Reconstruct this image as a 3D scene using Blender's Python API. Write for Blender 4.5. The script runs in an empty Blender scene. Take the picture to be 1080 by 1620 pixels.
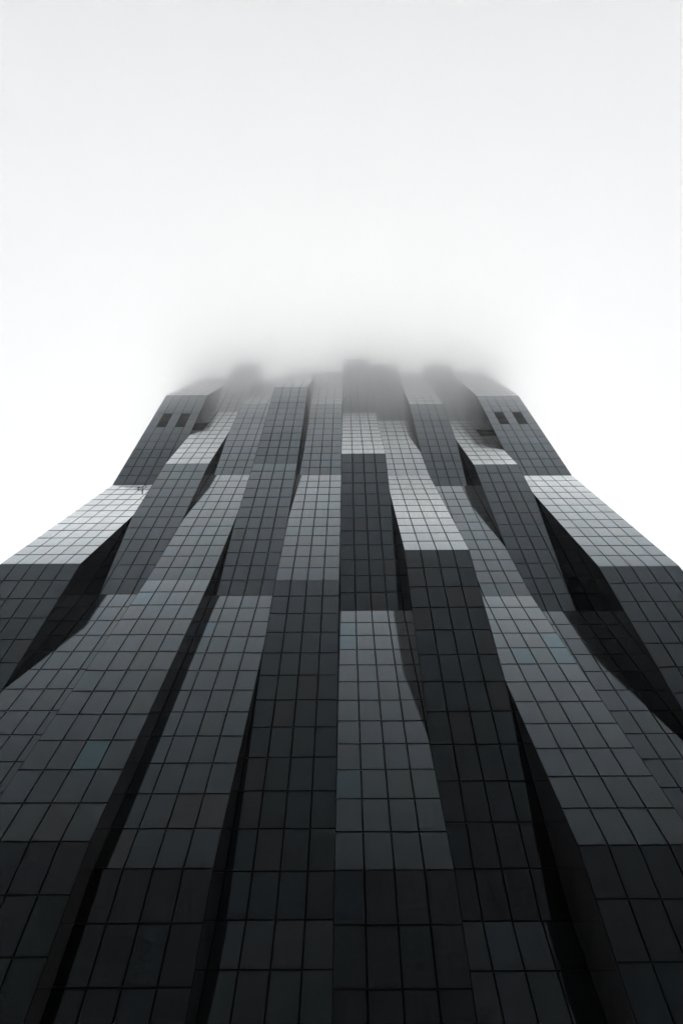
import bpy, math, random
from mathutils import Vector, Matrix

# ------------------------------------------------------------------ camera
sc = bpy.context.scene
W = 1.5                       # one pane width in metres
EYE = 1.6
CAM_X = 0.5105 * W
F_PX, PITCH, YAW, ROLL = 1478.96, 1.26626, -0.020569, 0.013296
cam_d = bpy.data.cameras.new('camera')
cam_d.sensor_fit = 'VERTICAL'; cam_d.sensor_height = 36.0; cam_d.sensor_width = 24.0
cam_d.lens = F_PX / 1620 * 36.0
cam_d.clip_start = 0.1; cam_d.clip_end = 20000
cam = bpy.data.objects.new('camera', cam_d); sc.collection.objects.link(cam)
h0 = Vector((math.sin(YAW), math.cos(YAW), 0)); r0 = Vector((math.cos(YAW), -math.sin(YAW), 0))
zz = Vector((0, 0, 1))
fw = h0 * math.cos(PITCH) + zz * math.sin(PITCH)
up = zz * math.cos(PITCH) - h0 * math.sin(PITCH)
rr = r0 * math.cos(ROLL) + up * math.sin(ROLL)
uu = up * math.cos(ROLL) - r0 * math.sin(ROLL)
cam.matrix_world = Matrix(((rr.x, uu.x, -fw.x, CAM_X), (rr.y, uu.y, -fw.y, 0), (rr.z, uu.z, -fw.z, EYE), (0, 0, 0, 1)))
sc.camera = cam
CAM = Vector((CAM_X, 0, EYE))

# ------------------------------------------------------------------ light, sky, exposure
SUN_EL, SUN_ROT = math.radians(72), math.radians(0)
world = bpy.data.worlds.new('World'); sc.world = world; world.use_nodes = True
nt = world.node_tree; N = nt.nodes; L = nt.links
bg = N['Background']
sky = N.new('ShaderNodeTexSky'); sky.sky_type = 'NISHITA'; sky.sun_disc = False
sky.sun_elevation = SUN_EL; sky.sun_rotation = SUN_ROT; sky.dust_density = 1.0; sky.air_density = 1.0
desat = N.new('ShaderNodeHueSaturation'); desat.inputs['Saturation'].default_value = 0.06
L.new(sky.outputs[0], desat.inputs['Color'])
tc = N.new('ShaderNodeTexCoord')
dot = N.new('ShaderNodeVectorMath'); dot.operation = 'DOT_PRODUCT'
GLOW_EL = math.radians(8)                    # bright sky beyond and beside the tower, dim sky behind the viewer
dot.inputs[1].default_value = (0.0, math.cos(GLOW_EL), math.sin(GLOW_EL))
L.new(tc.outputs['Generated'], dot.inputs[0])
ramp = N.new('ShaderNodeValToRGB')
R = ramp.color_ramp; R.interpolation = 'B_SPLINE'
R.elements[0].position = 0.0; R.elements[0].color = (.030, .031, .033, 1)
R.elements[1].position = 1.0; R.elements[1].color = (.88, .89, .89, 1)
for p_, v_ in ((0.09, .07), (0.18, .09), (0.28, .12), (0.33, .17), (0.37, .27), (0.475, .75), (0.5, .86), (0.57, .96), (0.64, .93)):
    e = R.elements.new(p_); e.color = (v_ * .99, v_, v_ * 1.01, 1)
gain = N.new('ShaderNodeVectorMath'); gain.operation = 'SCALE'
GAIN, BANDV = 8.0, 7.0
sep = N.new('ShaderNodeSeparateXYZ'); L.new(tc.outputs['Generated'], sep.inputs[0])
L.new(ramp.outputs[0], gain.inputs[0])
band = N.new('ShaderNodeMapRange'); band.interpolation_type = 'SMOOTHSTEP'      # unseen low sky brightened by an added band, to light the fog
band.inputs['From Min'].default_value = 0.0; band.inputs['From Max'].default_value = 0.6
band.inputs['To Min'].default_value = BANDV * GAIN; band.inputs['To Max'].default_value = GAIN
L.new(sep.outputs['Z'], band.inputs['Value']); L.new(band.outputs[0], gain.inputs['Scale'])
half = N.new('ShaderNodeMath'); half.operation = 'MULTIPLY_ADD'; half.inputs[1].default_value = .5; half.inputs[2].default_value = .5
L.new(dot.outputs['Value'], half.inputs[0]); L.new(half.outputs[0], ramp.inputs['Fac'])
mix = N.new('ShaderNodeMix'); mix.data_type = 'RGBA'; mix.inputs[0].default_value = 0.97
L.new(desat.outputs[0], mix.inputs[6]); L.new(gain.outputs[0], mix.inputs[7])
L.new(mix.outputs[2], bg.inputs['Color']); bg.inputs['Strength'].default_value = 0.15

sun_d = bpy.data.lights.new('sun', 'SUN'); sun_d.energy = 1.0; sun_d.angle = math.radians(30)
sun_d.color = (1.0, 0.98, 0.95)
sun = bpy.data.objects.new('sun', sun_d); sc.collection.objects.link(sun)
sd = Vector((math.sin(SUN_ROT) * math.cos(SUN_EL), math.cos(SUN_ROT) * math.cos(SUN_EL), math.sin(SUN_EL)))
sun.rotation_euler = sd.to_track_quat('Z', 'Y').to_euler()
sun.location = (0, 0, 600)

sc.view_settings.view_transform = 'Standard'; sc.view_settings.look = 'None'
sc.view_settings.exposure = 0.0; sc.view_settings.gamma = 1.0
sc.render.engine = 'CYCLES'
cy = sc.cycles
cy.use_denoising = True
cy.max_bounces = 16; cy.volume_bounces = 12; cy.glossy_bounces = 8; cy.diffuse_bounces = 4
cy.transparent_max_bounces = 48
cy.sample_clamp_indirect = 0.0

random.seed(7)

# ------------------------------------------------------------------ materials
def new_mat(name):
    m = bpy.data.materials.new(name); m.use_nodes = True
    m.node_tree.nodes.clear()
    return m, m.node_tree.nodes, m.node_tree.links

def glass_mat(name, base, ior=1.28, tint=(.8, .93, 1.0), boost=11.5):
    """dark curtain wall glass: near black interior under a coated mirror that brightens at grazing angles,
    tinted when looked at squarely, with faint vertical streaks of dirt and a slight waviness"""
    m, n, l = new_mat(name)
    out = n.new('ShaderNodeOutputMaterial'); d = n.new('ShaderNodeBsdfDiffuse'); g = n.new('ShaderNodeBsdfGlossy')
    geo = n.new('ShaderNodeNewGeometry')
    mp = n.new('ShaderNodeMapping'); mp.inputs['Scale'].default_value = (3.0, .6, 0.18)
    no = n.new('ShaderNodeTexNoise'); no.inputs['Scale'].default_value = 0.9; no.inputs['Detail'].default_value = 6
    no.inputs['Roughness'].default_value = .62
    l.new(geo.outputs['Position'], mp.inputs[0]); l.new(mp.outputs[0], no.inputs['Vector'])
    cr = n.new('ShaderNodeValToRGB')
    cr.color_ramp.elements[0].position = .35; cr.color_ramp.elements[0].color = (*[c * .10 for c in base], 1)
    cr.color_ramp.elements[1].position = .75; cr.color_ramp.elements[1].color = (*[c * .14 for c in base], 1)
    l.new(no.outputs['Fac'], cr.inputs[0]); l.new(cr.outputs[0], d.inputs['Color'])
    n2 = n.new('ShaderNodeTexNoise'); n2.inputs['Scale'].default_value = .7; n2.inputs['Detail'].default_value = 1
    l.new(geo.outputs['Position'], n2.inputs['Vector'])
    bu = n.new('ShaderNodeBump'); bu.inputs['Strength'].default_value = 0.12; bu.inputs['Distance'].default_value = 0.003
    l.new(n2.outputs['Fac'], bu.inputs['Height']); l.new(bu.outputs[0], g.inputs['Normal'])
    g.inputs['Roughness'].default_value = .08
    fr = n.new('ShaderNodeFresnel'); fr.inputs['IOR'].default_value = ior
    def mth(op, a_, b_):
        q = n.new('ShaderNodeMath'); q.operation = op; q.use_clamp = True
        for s_, v_ in ((0, a_), (1, b_)):
            if isinstance(v_, (int, float)): q.inputs[s_].default_value = v_
            else: l.new(v_, q.inputs[s_])
        return q.outputs[0]
    sq = mth('MULTIPLY', fr.outputs[0], fr.outputs[0])
    q = n.new('ShaderNodeMath'); q.operation = 'MULTIPLY_ADD'; q.use_clamp = True
    l.new(sq, q.inputs[0]); q.inputs[1].default_value = boost; l.new(fr.outputs[0], q.inputs[2])
    ds = n.new('ShaderNodeMapRange'); ds.inputs['From Min'].default_value = .3; ds.inputs['From Max'].default_value = .72
    ds.inputs['To Min'].default_value = 1.0; ds.inputs['To Max'].default_value = .94
    l.new(no.outputs['Fac'], ds.inputs['Value'])
    fac = mth('MULTIPLY', mth('MINIMUM', q.outputs[0], .88), ds.outputs[0])
    cm = n.new('ShaderNodeMix'); cm.data_type = 'RGBA'
    l.new(fac, cm.inputs[0]); cm.inputs[6].default_value = (*tint, 1); cm.inputs[7].default_value = (.98, 1, 1, 1)
    l.new(cm.outputs[2], g.inputs['Color'])
    mx = n.new('ShaderNodeMixShader')
    l.new(fac, mx.inputs[0]); l.new(d.outputs[0], mx.inputs[1]); l.new(g.outputs[0], mx.inputs[2])
    l.new(mx.outputs[0], out.inputs[0])
    return m

def plain_mat(name, base, rough=.5, spec=.3, noise=.0, scale=2.0):
    m, n, l = new_mat(name)
    out = n.new('ShaderNodeOutputMaterial'); b = n.new('ShaderNodeBsdfPrincipled')
    geo = n.new('ShaderNodeNewGeometry'); no = n.new('ShaderNodeTexNoise')
    no.inputs['Scale'].default_value = scale; no.inputs['Detail'].default_value = 6
    l.new(geo.outputs['Position'], no.inputs['Vector'])
    cr = n.new('ShaderNodeValToRGB')
    cr.color_ramp.elements[0].position = .3; cr.color_ramp.elements[0].color = (*[c * (1 - noise) for c in base], 1)
    cr.color_ramp.elements[1].position = .7; cr.color_ramp.elements[1].color = (*[c * (1 + noise) for c in base], 1)
    l.new(no.outputs['Fac'], cr.inputs[0]); l.new(cr.outputs[0], b.inputs['Base Color'])
    b.inputs['Roughness'].default_value = rough; b.inputs['Specular IOR Level'].default_value = spec
    l.new(b.outputs[0], out.inputs[0])
    return m

def side_mat(name, refl=.35):
    """dark anodised panel: weak coloured mirror at grazing angles"""
    m, n, l = new_mat(name)
    out = n.new('ShaderNodeOutputMaterial'); d = n.new('ShaderNodeBsdfDiffuse'); g = n.new('ShaderNodeBsdfGlossy')
    fr = n.new('ShaderNodeFresnel'); fr.inputs['IOR'].default_value = 1.45
    d.inputs['Color'].default_value = (.018, .018, .019, 1)
    g.inputs['Color'].default_value = (refl, refl * .97, refl * .96, 1); g.inputs['Roughness'].default_value = .09
    mx = n.new('ShaderNodeMixShader')
    l.new(fr.outputs[0], mx.inputs[0]); l.new(d.outputs[0], mx.inputs[1]); l.new(g.outputs[0], mx.inputs[2])
    l.new(mx.outputs[0], out.inputs[0])
    return m

GLASS = [
    glass_mat('glass_neutral', (.019, .021, .023), 1.202, (.79, .91, 1.0)),
    glass_mat('glass_cool', (.017, .021, .025), 1.207, (.76, .90, 1.0)),
    glass_mat('glass_warm', (.020, .021, .022), 1.198, (.84, .92, .98)),
    glass_mat('glass_green', (.017, .021, .022), 1.204, (.79, .93, .99)),
    glass_mat('glass_violet', (.018, .020, .024), 1.205, (.79, .905, 1.0)),
    glass_mat('glass_blind_dim', (.020, .026, .032), 1.218, (.64, .88, 1.0)),
    glass_mat('glass_blind', (.024, .040, .052), 1.25, (.60, .88, 1.0)),
]
M_FRAME = plain_mat('joint_dark_metal', (.009, .0092, .0095), .9, .0, .2)
M_SIDE = side_mat('side_panel')
M_TRIM = plain_mat('edge_trim_metal', (.035, .037, .04), .35, .5, .1)
M_LOUVRE = plain_mat('louvre_black', (.006, .006, .006), .7, .2, .2)
M_PLAZA = plain_mat('plaza_paving', (.10, .10, .098), .8, .3, .25, .6)
M_ROOF = plain_mat('roof_gravel', (.2, .2, .19), .9, .2, .2, 3)
M_STEEL = plain_mat('black_steel', (.004, .004, .004), .6, .2, .1)

# ------------------------------------------------------------------ mesh helpers
class MB:
    def __init__(s): s.v = []; s.f = []; s.m = []
    def quad(s, pts, mi=0):
        b = len(s.v); s.v += [tuple(p) for p in pts]; s.f.append(tuple(range(b, b + len(pts)))); s.m.append(mi)
    def slab(s, pts, nrm, t, mi=0, rim=0):
        """4 outer corners (ccw seen from outside), thickness t inward"""
        b = len(s.v); s.v += [tuple(p) for p in pts] + [tuple(p - nrm * t) for p in pts]
        s.f.append((b, b + 1, b + 2, b + 3)); s.m.append(mi)
        s.f.append((b + 7, b + 6, b + 5, b + 4)); s.m.append(rim)
        for i in range(4):
            j = (i + 1) % 4
            s.f.append((b + i, b + i + 4, b + j + 4, b + j)); s.m.append(rim)
    def box(s, c, d, mi=0):
        x, y, z = c; a, b_, e = d[0] / 2, d[1] / 2, d[2] / 2
        P = [(x + i * a, y + j * b_, z + k * e) for k in (-1, 1) for j in (-1, 1) for i in (-1, 1)]
        o = len(s.v); s.v += P
        for f in ((0, 2, 3, 1), (4, 5, 7, 6), (0, 1, 5, 4), (2, 6, 7, 3), (0, 4, 6, 2), (1, 3, 7, 5)):
            s.f.append(tuple(o + q for q in f)); s.m.append(mi)
    def tube(s, a, b, r, seg=10, mi=0):
        a, b = Vector(a), Vector(b); d = (b - a).normalized(); u = d.orthogonal().normalized(); w = d.cross(u)
        o = len(s.v)
        for p in (a, b):
            for i in range(seg):
                t = 2 * math.pi * i / seg; s.v.append(tuple(p + (u * math.cos(t) + w * math.sin(t)) * r))
        for i in range(seg):
            j = (i + 1) % seg; s.f.append((o + i, o + j, o + seg + j, o + seg + i)); s.m.append(mi)
        s.f.append(tuple(o + i for i in reversed(range(seg)))); s.m.append(mi)
        s.f.append(tuple(o + seg + i for i in range(seg))); s.m.append(mi)
    def ball(s, c, r, mi=0):
        c = Vector(c); o = len(s.v); A, B = 6, 10
        for i in range(A + 1):
            for j in range(B):
                t, q = math.pi * i / A, 2 * math.pi * j / B
                s.v.append(tuple(c + Vector((math.sin(t) * math.cos(q), math.sin(t) * math.sin(q), math.cos(t))) * r))
        for i in range(A):
            for j in range(B):
                k = (j + 1) % B
                s.f.append((o + i * B + j, o + (i + 1) * B + j, o + (i + 1) * B + k, o + i * B + k)); s.m.append(mi)
    def build(s, name, mats, parent=None, kind=None, label=None):
        me = bpy.data.meshes.new(name); me.from_pydata(s.v, [], s.f)
        for m in (mats if isinstance(mats, list) else [mats]): me.materials.append(m)
        me.polygons.foreach_set('material_index', s.m); me.update()
        o = bpy.data.objects.new(name, me); sc.collection.objects.link(o)
        if parent: o.parent = parent
        if kind: o['kind'] = kind
        if label: o['label'] = label
        return o

# ------------------------------------------------------------------ ground
g = MB(); g.quad([(-4000, -4000, 0), (4000, -4000, 0), (4000, 4000, 0), (-4000, 4000, 0)])
g.build('ground', M_PLAZA, kind='structure')

# ------------------------------------------------------------------ the tower
HF, Z0 = 2.34671 * W, 23.7256 * W + EYE
KS = (-11, 1, 13, 25, 37, 49)
KTOP, KBOT, KROOF = 49.6, -10, 49.25
COLS = (-21, -16, -12, -8, -4, 0, 4, 8, 12, 16, 21)       # bay boundaries, in panes
DEPTH = (                                                    # distance of each bay's folds, in panes
    (21.70, 22.48, 20.29, 23.18, 19.99, 22.65),
    (21.68, 20.48, 22.36, 21.19, 22.08, 20.75),
    (21.57, 19.50, 21.41, 22.28, 21.09, 22.95),
    (22.63, 20.58, 22.49, 21.228, 19.11, 21.89),
    (20.97, 22.68, 21.48, 22.34, 21.18, 21.93),
    (22.71, 20.67, 23.56, 20.36, 22.24, 20.17),
    (21.12, 22.76, 19.53, 22.42, 23.27, 21.00),
    (21.88, 19.73, 22.62, 23.47, 21.28, 22.16),
    (21.68, 21.85, 23.67, 21.45, 23.34, 21.19),
    (21.68, 22.96, 20.68, 22.53, 20.34, 22.07))
def zk(k): return Z0 + HF * k
def yk(i, k):
    D = DEPTH[i]
    for m in range(5):
        if k <= KS[m + 1] or m == 4:
            t = (k - KS[m]) / 12.0
            return (D[m] + (D[m + 1] - D[m]) * t) * W
def P(i, X, k): return Vector((X * W, yk(i, k), zk(k)))

BACK_Y = 24.5 * W + 26.0
LOUVRES = {(0, 33, 1), (0, 32, 1), (0, 33, 3), (0, 32, 3), (1, 33, 0), (1, 32, 0), (8, 33, 3), (8, 32, 3),
           (9, 33, 1), (9, 32, 1), (9, 33, 3), (9, 32, 3)}
BLINDS = set()      # filled below
BLINDS |= {(2, 3, 2), (2, 11, 0), (3, 10, 0), (5, 11, 0), (5, 10, 0), (5, 3, 0), (7, 8, 1), (7, 9, 3), (7, 8, 3)}

def project(p):
    d = p - CAM; z = d.dot(fw)
    return F_PX * d.dot(rr) / z + 540, 810 - F_PX * d.dot(uu) / z
def area(q):
    s = 0
    c = sum(x for x, y in q) / 4, sum(y for x, y in q) / 4
    if not (-10 < c[0] < 1090 and c[1] < 1630): return 0
    for (x0, y0), (x1, y1) in zip(q, q[1:] + q[:1]): s += x0 * y1 - x1 * y0
    return abs(s) / 2

tower = bpy.data.objects.new('glass_tower', None); sc.collection.objects.link(tower)
tower.location = (0, 22 * W, 0); tower.empty_display_size = 5
tower['label'] = 'dark glass skyscraper with folded vertical bays rising into white fog'
tower['category'] = 'skyscraper'
TINV = Matrix.Translation(-tower.location)
def under(o, parent):
    """parent without moving: the meshes are modelled in world coordinates"""
    o.parent = parent
    if parent is tower: o.matrix_parent_inverse = TINV
    return o

GX, GZ = .044, .06           # half joint widths
T = .09                      # pane thickness
RECESS = .17
CAPH, CAPD = .042, .024        # caps over the floor joints: half height, projection
panes = []                    # (area, i, m, k, c, corners, normal)
for i in range(10):
    nc = COLS[i + 1] - COLS[i]
    for m in range(5):
        ks = range(max(KS[m], KBOT), KS[m + 1])
        a, b = P(i, 0, KS[m]), P(i, 0, KS[m + 1])
        e2 = (b - a).normalized(); nrm = Vector((1, 0, 0)).cross(e2).normalized()
        for k in list(ks) + ([49] if m == 4 else []):
            k1 = k + 1 if k < 49 else KTOP
            for c in range(nc):
                X0, X1 = COLS[i] + c, COLS[i] + c + 1
                q = [P(i, X0, k), P(i, X1, k), P(i, X1, k1), P(i, X0, k1)]
                ex = Vector((1, 0, 0))
                gl = GX if c else GX * .9; gr = GX if c < nc - 1 else GX * .9
                q = [q[0] + ex * gl + e2 * GZ, q[1] - ex * gr + e2 * GZ, q[2] - ex * gr - e2 * GZ, q[3] + ex * gl - e2 * GZ]
                rnd = random.Random(i * 9973 + k * 101 + c)
                tx, tz = rnd.gauss(0, .0016), rnd.gauss(0, .0016)      # panes never hang perfectly true
                cen = sum(q, Vector()) / 4
                q = [p + nrm * ((p - cen).dot(ex) * tx + (p - cen).dot(e2) * tz) for p in q]
                r = rnd.random()
                mi = 0 if r < .36 else 1 if r < .54 else 2 if r < .72 else 3 if r < .86 else 4
                if (i, k, c) in BLINDS: mi = 5
                if (i, k, c) == (2, 3, 2): mi = 6
                if (i, k, c) in LOUVRES: continue
                panes.append([area([project(p) for p in q]), i, m, k, c, q, nrm, mi])
big = set(id(p) for p in sorted(panes, key=lambda p: -p[0])[:100])

for i in range(10):
    for m in range(5):
        k0, k1 = max(KS[m], KBOT), (KS[m + 1] if m < 4 else KTOP)
        a, b = P(i, 0, KS[m]), P(i, 0, KS[m + 1])
        e2 = (b - a).normalized(); nrm = Vector((1, 0, 0)).cross(e2).normalized()
        fr = MB()
        q = [P(i, COLS[i], k0), P(i, COLS[i + 1], k0), P(i, COLS[i + 1], k1), P(i, COLS[i], k1)]
        # backing wall behind the panes, as a thin slab between the two side walls
        ex = Vector((1, 0, 0))
        qq = [q[0] + ex * .02, q[1] - ex * .02, q[2] - ex * .02, q[3] + ex * .02]
        fr.slab([p - nrm * RECESS for p in qq], nrm, .03)
        # slim vertical and horizontal rails in the joints, set back behind the glass
        nc = COLS[i + 1] - COLS[i]
        for c in range(1, nc):
            X = COLS[i] + c
            p0, p1 = P(i, X, k0), P(i, X, k1)
            fr.slab([p0 - ex * .025 - nrm * .06, p0 + ex * .025 - nrm * .06, p1 + ex * .025 - nrm * .06, p1 - ex * .025 - nrm * .06], nrm, .10)
    # shallow horizontal caps over the floor joints
        for k in range(k0, KS[m + 1] + (1 if m == 4 else 0)):
            if k == KS[m] and m: continue
            pa, pb = P(i, COLS[i], k), P(i, COLS[i + 1], k)
            fr.slab([pa + ex * .03 - e2 * CAPH + nrm * CAPD, pb - ex * .03 - e2 * CAPH + nrm * CAPD,
                     pb - ex * .03 + e2 * CAPH + nrm * CAPD, pa + ex * .03 + e2 * CAPH + nrm * CAPD], nrm, .05 + CAPD)
        fold = under(fr.build('facade_fold', M_FRAME), tower)
        gz = MB()
        for p in panes:
            if p[1] == i and p[2] == m:
                if id(p) in big:
                    w_ = MB(); w_.slab(p[5], p[6], T, 0, 1)
                    w_.build('window_pane', [GLASS[p[7]], M_FRAME], fold)
                else:
                    gz.slab(p[5], p[6], T, p[7], 7)
        if gz.v:
            gz.build('glazing', GLASS + [M_FRAME], fold, kind='stuff')

# inner side walls, one per boundary between two bays (where one bay stands proud of the other)
for j in range(1, 10):
    A, B = j - 1, j
    x = COLS[j] * W
    sw = MB()
    for k in range(KBOT, 50):
        kt = k + 1 if k < 49 else KTOP
        za, zb = zk(k), zk(kt)
        ya0, yb0, ya1, yb1 = yk(A, k), yk(B, k), yk(A, kt), yk(B, kt)
        segs = []
        if (ya0 - yb0) * (ya1 - yb1) < 0:
            t = (ya0 - yb0) / ((ya0 - yb0) - (ya1 - yb1))
            zc, yc = za + (zb - za) * t, ya0 + (ya1 - ya0) * t
            segs = [(za, ya0, yb0, zc, yc, yc), (zc, yc, yc, zb, ya1, yb1)]
        else: segs = [(za, ya0, yb0, zb, ya1, yb1)]
        for (z0_, a0, b0, z1_, a1, b1) in segs:
            n0, f0, n1, f1 = min(a0, b0), max(a0, b0) + .35, min(a1, b1), max(a1, b1) + .35
            a_near = (a0 + a1) < (b0 + b1)
            g_ = .012
            n0 += .02; n1 += .02
            if a_near:      # bay on the left stands proud: wall faces +X
                sw.slab([Vector((x - .002, n0, z0_ + g_)), Vector((x - .002, f0, z0_ + g_)), Vector((x - .002, f1, z1_ - g_)), Vector((x - .002, n1, z1_ - g_))], Vector((1, 0, 0)), .017, 0, 1)
            else:
                sw.slab([Vector((x + .002, f0, z0_ + g_)), Vector((x + .002, n0, z0_ + g_)), Vector((x + .002, n1, z1_ - g_)), Vector((x + .002, f1, z1_ - g_))], Vector((-1, 0, 0)), .017, 0, 1)
    under(sw.build('side_wall', [M_SIDE, M_FRAME]), tower)

# end walls with window grid
for s, i in ((-1, 0), (1, 9)):
    x = COLS[0 if s < 0 else 10] * W
    ew = MB(); nx = Vector((s, 0, 0))
    for k in range(KBOT, 50):
        kt = k + 1 if k < 49 else KTOP
        za, zb = zk(k), zk(kt)
        ys0 = [yk(i, k)]; ys1 = [yk(i, kt)]
        y = 25 * W
        while y < BACK_Y - .5: ys0.append(y); ys1.append(y); y += 1.5
        ys0.append(BACK_Y); ys1.append(BACK_Y)
        for a in range(len(ys0) - 1):
            q = [Vector((x, ys0[a] + .05, za + .06)), Vector((x, ys0[a + 1] - .05, za + .06)), Vector((x, ys1[a + 1] - .05, zb - .06)), Vector((x, ys1[a] + .05, zb - .06))]
            if s < 0: q = [q[1], q[0], q[3], q[2]]
            ew.slab(q, nx, .045, (a * 7 + k * 3) % 5, 7)
        ew.quad([Vector((x - s * .12, ys0[0] + .1, za)), Vector((x - s * .12, BACK_Y, za)), Vector((x - s * .12, BACK_Y, zb)), Vector((x - s * .12, ys1[0] + .1, zb))], 7)
    under(ew.build('end_wall', GLASS + [M_FRAME]), tower)

rw = MB()
for k in range(KBOT, 50):
    kt = k + 1 if k < 49 else KTOP
    for c in range(-21, 21):
        y = BACK_Y
        rw.slab([Vector(((c + 1) * W - .05, y, zk(k) + .06)), Vector((c * W + .05, y, zk(k) + .06)), Vector((c * W + .05, y, zk(kt) - .06)), Vector(((c + 1) * W - .05, y, zk(kt) - .06))], Vector((0, 1, 0)), .045, (c * 5 + k * 3) % 5, 7)
rw.quad([(-21 * W, BACK_Y - .12, zk(KBOT)), (21 * W, BACK_Y - .12, zk(KBOT)), (21 * W, BACK_Y - .12, zk(KTOP)), (-21 * W, BACK_Y - .12, zk(KTOP))], 7)
under(rw.build('rear_wall', GLASS + [M_FRAME]), tower)

rf = MB()
rf.box((0, (23.7 * W + BACK_Y) / 2, zk(KROOF) - .2), (42 * W - .4, BACK_Y - 23.7 * W - .4, .4))
under(rf.build('roof', M_ROOF), tower)
pl = MB()
pl.box((0, (22.5 * W + BACK_Y) / 2, zk(KBOT) / 2), (42 * W - .3, BACK_Y - 22.5 * W - .3, zk(KBOT)))
under(pl.build('base_plinth', M_FRAME), tower)

# louvred plant openings, two storeys tall
for (i, c) in ((0, 1), (0, 3), (1, 0), (8, 3), (9, 1), (9, 3)):
    a, b = P(i, COLS[i] + c, 32), P(i, COLS[i] + c, 34)
    e2 = (b - a).normalized(); nrm = Vector((1, 0, 0)).cross(e2).normalized(); ex = Vector((1, 0, 0))
    hgt = (b - a).length; wd = W
    lv = MB()
    n_ = 26
    for s in range(n_):
        t0 = .06 + (hgt - .12) * s / n_; t1 = t0 + (hgt - .12) / n_ * .8
        q = [a + ex * .07 + e2 * t0 - nrm * .10, a + ex * (wd - .07) + e2 * t0 - nrm * .10,
             a + ex * (wd - .07) + e2 * t1 - nrm * .05, a + ex * .07 + e2 * t1 - nrm * .05]
        lv.slab(q, nrm, .012)
    under(lv.build('louvre', M_LOUVRE), tower)

# small dark jointed rod standing on the pale bay near the left corner
def near_pt(i, k, X, off):
    m = [q for q in range(5) if KS[q] <= k][-1]
    a, b = P(i, 0, KS[m]), P(i, 0, KS[m + 1]); e2 = (b - a).normalized(); nr = Vector((1, 0, 0)).cross(e2).normalized()
    return P(i, X, k) + nr * off
jr = MB()
pts = [near_pt(0, 24.75, -17.75, .12), near_pt(0, 24.45, -17.85, .2), near_pt(0, 24.1, -17.72, .2), near_pt(0, 23.45, -17.45, .12)]
for a, b in zip(pts, pts[1:]): jr.tube(a, b, .03)
for p, r in zip(pts, (.08, .07, .07, .11)): jr.ball(p, r)
q0 = near_pt(0, 24.15, -18.15, .15); jr.tube(pts[2], q0, .03); jr.ball(q0, .13)
under(jr.build('facade_anchor', M_STEEL), tower)

# ------------------------------------------------------------------ the cloud that swallows the top
def cloud_mat(name, dens, aniso, alb=(.995, .997, 1.0)):
    m, n, l = new_mat(name)
    out = n.new('ShaderNodeOutputMaterial'); v = n.new('ShaderNodeVolumePrincipled')
    v.inputs['Color'].default_value = (*alb, 1); v.inputs['Density'].default_value = dens
    v.inputs['Anisotropy'].default_value = aniso
    l.new(v.outputs[0], out.inputs['Volume'])
    return m
cloud = bpy.data.objects.new('low_cloud', None); sc.collection.objects.link(cloud)
cloud.location = (0, 40, 150); cloud['kind'] = 'stuff'
cloud['label'] = 'white fog bank hiding the top of the tower'; cloud['category'] = 'fog'
CI = Matrix.Translation(-cloud.location)
LAYERS = ((138, 157, .013, .0), (157, 168, .064, .45), (168, 184, .068, .80), (184, 198, .042, .90), (198, 212.4, .026, .93))     # bottom, top, density, forward scattering
for n_, (za, zb, dn, gg) in enumerate(LAYERS):
    y0, y1 = -180 - n_ * 20, 160 + n_ * 4          # unseen edges stepped per layer so the glass reflections fade smoothly
    b = MB(); b.box((0, (y0 + y1) / 2, (za + zb) / 2), (330 + n_ * 6, y1 - y0, zb - za - .02))
    o = b.build('cloud_layer', cloud_mat('cloud', dn, gg)); o.parent = cloud; o.matrix_parent_inverse = CI
